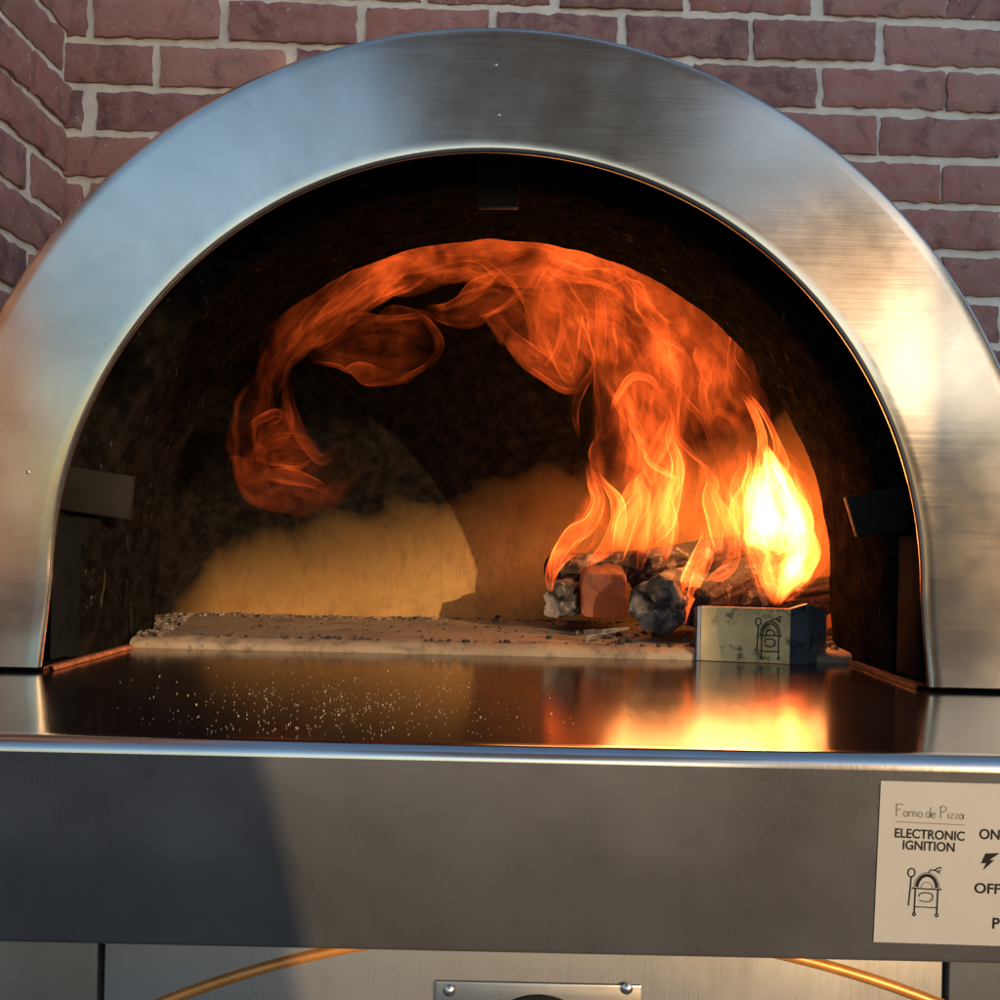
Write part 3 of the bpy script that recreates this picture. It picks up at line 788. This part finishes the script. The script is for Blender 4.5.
# bright folds in them
for P, g_, h_ in (
    (Z1((105, 580, 3), (92, 510, 9), (115, 455, 12), (150, 410, 12), (160, 330, 14), (152, 250, 10), (120, 200, 4)), .10, .5),
    (Z1((188, 512, 4), (210, 470, 9), (245, 435, 10), (290, 440, 9), (325, 480, 3)), .26, .72),
    (Z1((-10, 185, 4), (70, 215, 9), (190, 242, 6), (250, 300, 3)), .12, .45),
    (Z1((240, 430, 5), (300, 380, 22), (360, 390, 26), (385, 450, 20), (375, 540, 12), (350, 600, 4)), .11, .52),
    (Z1((420, 365, 3), (412, 390, 8), (440, 430, 12), (430, 480, 10), (455, 560, 12)), .13, .56),
    (Z1((270, 590, 3), (290, 640, 7), (340, 670, 7), (390, 692, 3)), .30, .78),
    (Z1((440, 545, 3), (470, 515, 10), (520, 540, 12), (530, 620, 16), (515, 700, 10)), .12, .55),
    (Z1((210, 490, 4), (225, 560, 10), (250, 620, 12), (270, 700, 10)), .11, .5),
    (Z1((20, 150, 3), (40, 180, 12), (100, 200, 14), (170, 230, 8)), .07, .35),
    (Z1((340, 140, 4), (430, 230, 12), (500, 330, 12), (555, 450, 5)), .10, .45)):
    flame(P, random.uniform(.95, 1.02), g_, h_, .3, fade0=.25, fade1=.35, soft=.25)
# yellow tongues standing on the logs
TONG = (
    (Z1((34, 960, 6), (42, 890, 16), (85, 830, 24), (130, 795, 22), (152, 740, 16), (140, 690, 15), (122, 635, 3)), .42, .80, .99),
    (Z1((120, 908, 5), (180, 862, 18), (208, 800, 20), (205, 740, 16), (172, 695, 8), (150, 660, 2)), .40, .78, 1.0),
    (Z1((200, 900, 16), (230, 800, 28), (265, 735, 24), (262, 690, 12), (285, 640, 3)), .40, .80, 1.02),
    (Z1((262, 925, 6), (278, 860, 16), (325, 800, 22), (350, 720, 18), (362, 640, 14), (342, 570, 10), (352, 510, 2)), .42, .80, .97),
    (Z1((350, 860, 6), (345, 800, 18), (335, 740, 18), (370, 660, 12), (345, 540, 3)), .24, .70, .98),
    (Z1((440, 1000, 4), (452, 955, 14), (500, 912, 16), (515, 855, 14), (500, 800, 14), (468, 740, 11), (442, 680, 3)), .42, .80, .945),
    (Z1((470, 880, 6), (462, 800, 20), (450, 740, 20), (455, 690, 14), (435, 650, 3)), .34, .75, .97),
    (Z1((520, 870, 6), (532, 780, 22), (520, 700, 18), (536, 640, 10), (508, 590, 3)), .36, .76, .98),
    (Z1((560, 900, 8), (545, 840, 18), (520, 760, 16), (545, 700, 11), (555, 640, 3)), .42, .80, .96),
    (Z1((300, 700, 8), (290, 640, 22), (320, 580, 22), (345, 520, 8)), .18, .62, .99),
    ([(675, 607, 3), (688, 584, 9), (701, 558, 10), (706, 535, 5), (699, 524, 2)], .50, .80, .93),
    ([(684, 626, 1), (688, 604, 3.5), (697, 578, 6), (704, 556, 5), (712, 530, 2)], .5, .80, .92),
    ([(550, 592, 2), (551, 574, 5), (562, 556, 7), (580, 546, 5)], .32, .75, .98))
for P, g_, h_, d_ in TONG:
    flame(P, d_, g_, h_, .28, fade0=.10, fade1=.3, heat1=h_ - .12)
# soft yellow glow low in the tongues
for P, g_ in ((Z1((70, 900, 20), (130, 800, 40), (150, 700, 20)), .16), (Z1((220, 880, 40), (250, 760, 45), (270, 660, 20)), .30), (Z1((300, 900, 30), (340, 740, 40), (350, 560, 20)), .26),
               (Z1((480, 900, 30), (490, 780, 40), (460, 660, 20)), .22), (Z1((545, 900, 30), (535, 780, 40), (540, 660, 20)), .28)):
    flame(P, 1.0, g_, .66, .4, soft=1.0, fade0=.25, fade1=.5)
# the white-hot flame at the right
flame(Z1((618, 1015, 8), (630, 950, 34), (650, 880, 66), (640, 800, 70), (616, 720, 46), (606, 650, 20), (598, 590, 4)), .965, 9.0, 1, .75, .8, fade0=.22, fade1=.35, soft=1)
flame(Z1((650, 980, 4), (684, 930, 20), (704, 870, 26), (690, 800, 26), (664, 740, 20), (640, 680, 10), (622, 620, 3)), .96, 2.2, .96, .7, .8, fade0=.22, fade1=.35, soft=.8)
flame(Z1((612, 1000, 6), (600, 930, 18), (576, 860, 24), (566, 790, 20), (560, 720, 14), (572, 660, 8), (566, 610, 3)), .96, 2.2, .96, .7, .8, fade0=.22, fade1=.35, soft=.8)
flame(Z1((600, 720, 8), (612, 690, 16), (604, 640, 14), (588, 590, 5)), .96, 1.6, .95, .5, .7, soft=.3)
flame(Z1((606, 1010, 5), (590, 940, 16), (572, 850, 22), (562, 770, 22), (568, 690, 16), (582, 620, 12), (580, 560, 11), (552, 498, 8), (520, 462, 2)), .955, .95, .93, .45, .6, fade0=.2, fade1=.2, soft=.25)
flame(Z1((640, 1000, 6), (660, 930, 22), (692, 860, 30), (684, 780, 30), (650, 700, 18), (622, 630, 9)), .96, 1.3, .95, .5, .6, fade0=.2, fade1=.25, soft=.6)
flame(Z1((618, 650, 5), (624, 600, 8), (608, 548, 7), (575, 500, 4), (545, 470, 2)), .96, .8, .85, .2, fade0=.2, fade1=.3)
flame(Z1((640, 1005, 5), (688, 962, 12), (712, 915, 9), (716, 880, 3)), .95, .5, .82, .2, fade1=.4)
flame(Z1((575, 960, 3), (555, 880, 9), (545, 790, 10), (552, 700, 8), (575, 640, 4)), .95, .5, .82, .3, fade1=.3)
flame(Z1((600, 990, 50), (640, 860, 115), (620, 700, 90), (590, 590, 40)), .99, .25, .55, .2, soft=1.0, fade0=.2, fade1=.4)
for P in (Z1((655, 990, 3), (700, 940, 8), (728, 880, 8), (736, 830, 3)), Z1((700, 800, 3), (706, 740, 7), (680, 690, 6), (665, 650, 2)), Z1((590, 1010, 3), (575, 950, 7), (556, 900, 6), (548, 850, 2)),
          Z1((626, 1012, 4), (640, 970, 9), (660, 945, 8), (690, 915, 3)), Z1((545, 760, 3), (540, 700, 7), (552, 650, 6), (548, 600, 2)), Z1((640, 680, 3), (650, 640, 6), (630, 590, 5), (618, 555, 2))):
    flame(P, .955, .55, .84, .4, fade0=.25, fade1=.35, soft=.2)
# red veils rolling along the dome to the left and the swirl where they die out
V_ = [
    (Z2((1080, 180, 40), (900, 160, 75), (700, 150, 80), (540, 180, 70), (400, 235, 62), (300, 310, 50), (220, 390, 38), (170, 470, 24), (160, 540, 10)), 1.06, 0.062, .20, .5, .9),
    (Z2((1080, 190, 40), (900, 170, 60), (700, 165, 60), (540, 190, 55), (400, 240, 50), (300, 310, 42), (220, 390, 34), (170, 470, 16), (160, 540, 6)), 1.05, 0.034, .12, .55, 0),
    (Z2((1000, 230, 40), (800, 220, 60), (660, 212, 50), (510, 238, 45), (400, 300, 32), (300, 370, 30), (215, 430, 24), (180, 500, 12), (200, 560, 4)), 1.03, 0.046, .22, .45, .1),
    (Z2((1000, 230, 40), (800, 220, 60), (660, 212, 50), (510, 238, 45), (400, 300, 32), (300, 370, 30), (215, 430, 24)), 1.03, 0.053, .24, .45, 1),
    (Z2((900, 130, 30), (700, 130, 45), (550, 145, 40), (410, 190, 34), (310, 250, 24), (240, 320, 14), (170, 430, 4)), 1.08, 0.034, .05, .5, .2),
    (Z2((268, 430, 6), (350, 400, 55), (450, 400, 78), (550, 395, 62), (625, 412, 8)), 1.10, 0.032, .03, .35, .1),
    (Z2((560, 320, 6), (620, 330, 26), (700, 310, 44), (790, 260, 46), (860, 200, 30)), 1.06, 0.057, .2, .35, .2),
    (Z2((740, 330, 4), (790, 390, 20), (860, 440, 34), (930, 470, 30), (950, 420, 20), (900, 330, 50)), 1.07, 0.069, .26, .3, .3),
    (Z2((700, 300, 30), (800, 330, 60), (900, 400, 70), (980, 440, 50)), 1.08, 0.050, .28, .4, 1),
    (Z2((540, 330, 3), (570, 350, 10), (600, 395, 10), (570, 440, 8), (480, 475, 8), (400, 485, 4)), 1.08, 0.052, .08, .2, .2),
    (Z2((110, 580, 3), (150, 552, 12), (200, 540, 12), (235, 580, 5)), 1.12, 0.057, .06, .3, .2),
    (Z2((130, 640, 6), (180, 640, 30), (250, 630, 36), (310, 620, 8)), 1.12, 0.039, .03, .35, .1),
    (Z2((140, 690, 5), (220, 690, 22), (290, 710, 18), (340, 745, 3)), 1.12, 0.041, .03, .3, .2),
    (Z2((215, 440, 4), (222, 520, 14), (260, 600, 14), (310, 650, 12), (345, 590, 4)), 1.11, 0.039, .02, .3, .3),
    (Z2((180, 440, 8), (135, 540, 50), (130, 640, 60), (200, 700, 65), (320, 700, 60), (420, 640, 30)), 1.15, 0.022, 0, .5, 1),
    (Z2((210, 500, 4), (210, 560, 20), (160, 600, 30), (130, 660, 14), (190, 720, 5)), 1.12, 0.034, .03, .4, .3)]
for P, d_, g_, h_, wr_, so_ in V_: flame(P, d_, g_ * (.72 if so_ < .6 else .8), h_, wr_ + .15, fade0=.25, fade1=.5, soft=min(1, so_ + .25))
to_root(fire)

# ------------------------------------------------------------------ unseen objects added behind the camera to shade the oven and colour its reflections
def board(name, a, b, m, label, cat):
    q = MB(); q.box(a, b); return tag(q.build(name, m, bevel=.01), label, cat, kind='thing')
M['timber'] = plain('brown_timber', (.74, .63, .52), .7, var=.3, scale=5)
M['hedge'] = plain('hedge_green', (.035, .05, .025), .9, var=.6, scale=18, bmp=.6)
SX = math.tan(R(38))
board('reflection_roof', (-.42, -5.0, 2.6), (.62, -.45, 2.7), M['timber'], 'brown timber porch roof added out of view to mirror dark in the steel arch', 'porch roof')  # unseen slab added so the top of the arch mirrors something dark
board('sun_block_wall', (2.965, -2.7, 0), (7, -2.4, 4), M['brick'], 'brick garden wall added out of view at right to shade the oven from the low sun', 'garden wall')  # unseen block added to keep the sun off the right of the oven

board('blue_reflection_shed', (2.1, -7.2, 0), (4.5, -6.0, 2.5), plain('pale_blue_boards', (.46, .62, .80), .8, var=.06, scale=4), 'pale blue garden shed added out of view for a blue reflection in the steel', 'shed')  # unseen, added so the lower right of the face mirrors blue
def umbrella(x, y, zt, rad, drop):  # unseen backlit canopy, added so the right of the arch mirrors a warm patch
    root = empty('warm_reflection_umbrella', 'open amber cloth patio umbrella added out of view for a warm reflection in the steel', 'umbrella', (x, y, 0))
    m, nt, b = mat('umbrella_cloth'); o = nt.nodes['Material Output']; nt.nodes.remove(b)
    d = N(nt, 'ShaderNodeBsdfDiffuse', i_Color=(.75, .50, .24, 1)); t = N(nt, 'ShaderNodeBsdfTranslucent', i_Color=(.9, .58, .25, 1)); mx = N(nt, 'ShaderNodeMixShader'); mx.inputs[0].default_value = .62
    nt.links.new(d.outputs[0], mx.inputs[1]); nt.links.new(t.outputs[0], mx.inputs[2]); nt.links.new(mx.outputs[0], o.inputs[0])
    q = MB(); rows = []
    for r in (.01, .35, .7, 1.0):
        rows.append([(x + rad * r * math.cos(k * math.pi / 16), y + rad * r * math.sin(k * math.pi / 16), zt - drop * r ** 1.3 + .03 * r * abs(math.sin(k * math.pi / 4))) for k in range(32)])
    rows.append([(p[0], p[1], p[2] - .22) for p in rows[-1]])
    q.grid(rows, close=True); q.build('canopy', m, root)
    q = MB(); q.tube([(x, y, 0), (x, y, zt)], .022, 12); q.build('pole', M['timber'], root); to_root(root)
umbrella(1.38, -3.3, 3.0, .72, .38)
# a bystander added out of view, standing in for the photographer to shade the apron
def shadow_figure(x, y):
    J = [((0, 0, 1.00), .15, .11), ((0, .01, 1.15), .15, .11), ((0, .0, 1.32), .175, .12), ((0, -.01, 1.47), .15, .09), ((0, 0, 1.555), .055, .055), ((0, .01, 1.62), .065, .075), ((0, .025, 1.70), .078, .095), ((0, .02, 1.79), .06, .07)]
    E_ = [(i, i + 1) for i in range(7)]
    for sg in (-1, 1):
        k = len(J)
        J += [((sg * .20, -.01, 1.475), .062, .062), ((sg * .252, -.02, 1.30), .056, .056), ((sg * .285, .0, 1.17), .045, .045), ((sg * .29, .06, .95), .032, .032), ((sg * .288, .08, .86), .03, .04)]
        E_ += [(3, k), (k, k + 1), (k + 1, k + 2), (k + 2, k + 3), (k + 3, k + 4)]
        for f_ in range(4):
            n_ = len(J); yy = .055 + .02 * f_
            J += [((sg * (.286 - .004 * f_), yy, .80), .010, .010), ((sg * (.278 - .004 * f_), yy + .008, .765 + .004 * abs(f_ - 1.5)), .008, .008)]; E_ += [(k + 4, n_), (n_, n_ + 1)]
        n_ = len(J); J += [((sg * .272, .115, .84), .011, .011), ((sg * .262, .125, .805), .009, .009)]; E_ += [(k + 4, n_), (n_, n_ + 1)]
        k = len(J)
        J += [((sg * .095, 0, .90), .095, .10), ((sg * .105, .01, .50), .06, .065), ((sg * .11, -.02, .09), .042, .045), ((sg * .115, .10, .035), .04, .03)]
        E_ += [(0, k), (k, k + 1), (k + 1, k + 2), (k + 2, k + 3)]
    me = bpy.data.meshes.new('person'); me.from_pydata([j[0] for j in J], E_, []); o = bpy.data.objects.new('person', me); C.objects.link(o)
    md = o.modifiers.new('skin', 'SKIN'); sb = o.modifiers.new('smooth', 'SUBSURF'); sb.levels = sb.render_levels = 2
    for v, j in zip(me.skin_vertices[0].data, J): v.radius = (j[1], j[2]); v.use_root = False
    me.skin_vertices[0].data[0].use_root = True
    bpy.context.view_layer.update()
    m2 = bpy.data.meshes.new_from_object(o.evaluated_get(bpy.context.evaluated_depsgraph_get())); o.modifiers.clear(); o.data = m2
    m2.materials.clear(); m2.materials.append(M['cloth']); o.location = (x, y, 0)
    return tag(o, 'person in dark clothes with hanging arms added out of view to cast the shadow on the steel apron', 'person')
M['cloth'] = plain('dark_blue_cloth', (.02, .023, .035), .85, var=.2, scale=40)
shadow_figure(-.012 + SX, -1.0)
# a garden tree added out of view so its crown keeps sun off the bricks
shade_tree = empty('shade_tree', 'leafy garden tree added out of view to shade the brick corner', 'shade_tree', (2.75, -4.0, 0))
M['bark'] = plain('bark', (.07, .05, .035), .9, var=.4, scale=20, bmp=.6)
b = MB(); b.tube([(2.75, -4.0, 0), (2.75, -4.0, 1.2), (2.82, -4.02, 2.2), (3.2, -4.0, 2.7), (3.5, -4.0, 3.2)], .07, 10); b.tube([(2.82, -4.02, 2.2), (2.9, -3.95, 2.7), (3.3, -3.9, 3.4)], .035, 8)
b.build('trunk', M['bark'], shade_tree)
b = MB(); rl = random.Random(5)
for _ in range(2600):
    d_ = Vector((rl.gauss(0, 1), rl.gauss(0, 1), rl.gauss(0, 1))).normalized() * rl.random() ** .45
    p = Vector((3.62 + d_.x * .40, -4.0 + d_.y * .6, 3.1 + d_.z * .70)); u = Vector((rl.gauss(0, 1), rl.gauss(0, 1), rl.gauss(0, 1))).normalized(); v_ = u.orthogonal().normalized(); q = .05
    b.add([p - u * q, p - v_ * q * .5, p + u * q, p + v_ * q * .5], [(0, 1, 2, 3)])
b.build('crown', M['hedge'], shade_tree, smooth=False); to_root(shade_tree)

# ------------------------------------------------------------------ light: low evening sun from behind the right shoulder, blue sky, the fire itself
SUN_AZ, SUN_EL = 38, 9.5                  # degrees to the right of straight behind the camera; above the horizon
sd_ = Vector((math.sin(R(SUN_AZ)) * math.cos(R(SUN_EL)), -math.cos(R(SUN_AZ)) * math.cos(R(SUN_EL)), math.sin(R(SUN_EL))))
l = bpy.data.lights.new('sun', 'SUN'); l.energy = 2.45; l.angle = R(.35); l.color = (1, .66, .34)
so = bpy.data.objects.new('sun', l); C.objects.link(so); so.rotation_euler = (-sd_).to_track_quat('-Z', 'Y').to_euler(); so.location = sd_ * 30
for px, py, d, e, rad in ((690, 500, 1.01, 1.0, .09), (765, 530, 1.0, .5, .08), (570, 370, 1.03, .3, .08)):
    l = bpy.data.lights.new('firelight', 'POINT'); l.energy = e; l.color = (1, .40, .11); l.shadow_soft_size = rad
    o = bpy.data.objects.new('firelight', l); C.objects.link(o); o.location = at(px, py, d)
w = bpy.data.worlds.new('World'); bpy.context.scene.world = w; w.use_nodes = True
nt = w.node_tree; bg = nt.nodes['Background']
sky = nt.nodes.new('ShaderNodeTexSky'); sky.sky_type = 'NISHITA'; sky.sun_disc = False
sky.sun_elevation = R(SUN_EL); sky.sun_rotation = math.atan2(sd_.x, sd_.y); sky.air_density = 1.0; sky.dust_density = .65; sky.ozone_density = 2.2
nt.links.new(sky.outputs[0], bg.inputs[0]); bg.inputs[1].default_value = .15

# ------------------------------------------------------------------ camera and render
cam = bpy.data.cameras.new('camera'); co = bpy.data.objects.new('camera', cam); C.objects.link(co)
cam.sensor_width = 36; cam.lens = 36 * F / 1000; cam.shift_x = -.020; cam.shift_y = .040; cam.clip_start = .02; cam.clip_end = 300
co.location = (0, 0, ZC); co.rotation_euler = (Matrix.Rotation(R(90), 3, 'X') @ Matrix.Rotation(ROLL, 3, 'Z')).to_euler()
sc = bpy.context.scene; sc.camera = co
sc.render.engine = 'CYCLES'
sc.cycles.max_bounces = 8; sc.cycles.transparent_max_bounces = 64; sc.cycles.glossy_bounces = 4; sc.cycles.diffuse_bounces = 4
sc.cycles.sample_clamp_indirect = 4; sc.cycles.use_denoising = True; sc.cycles.blur_glossy = .5
try: sc.cycles.denoiser = 'OPENIMAGEDENOISE'
except Exception: pass
vs = sc.view_settings; vs.view_transform = 'Standard'; vs.look = 'None'; vs.exposure = 1.28; vs.gamma = 1; vs.use_curve_mapping = False
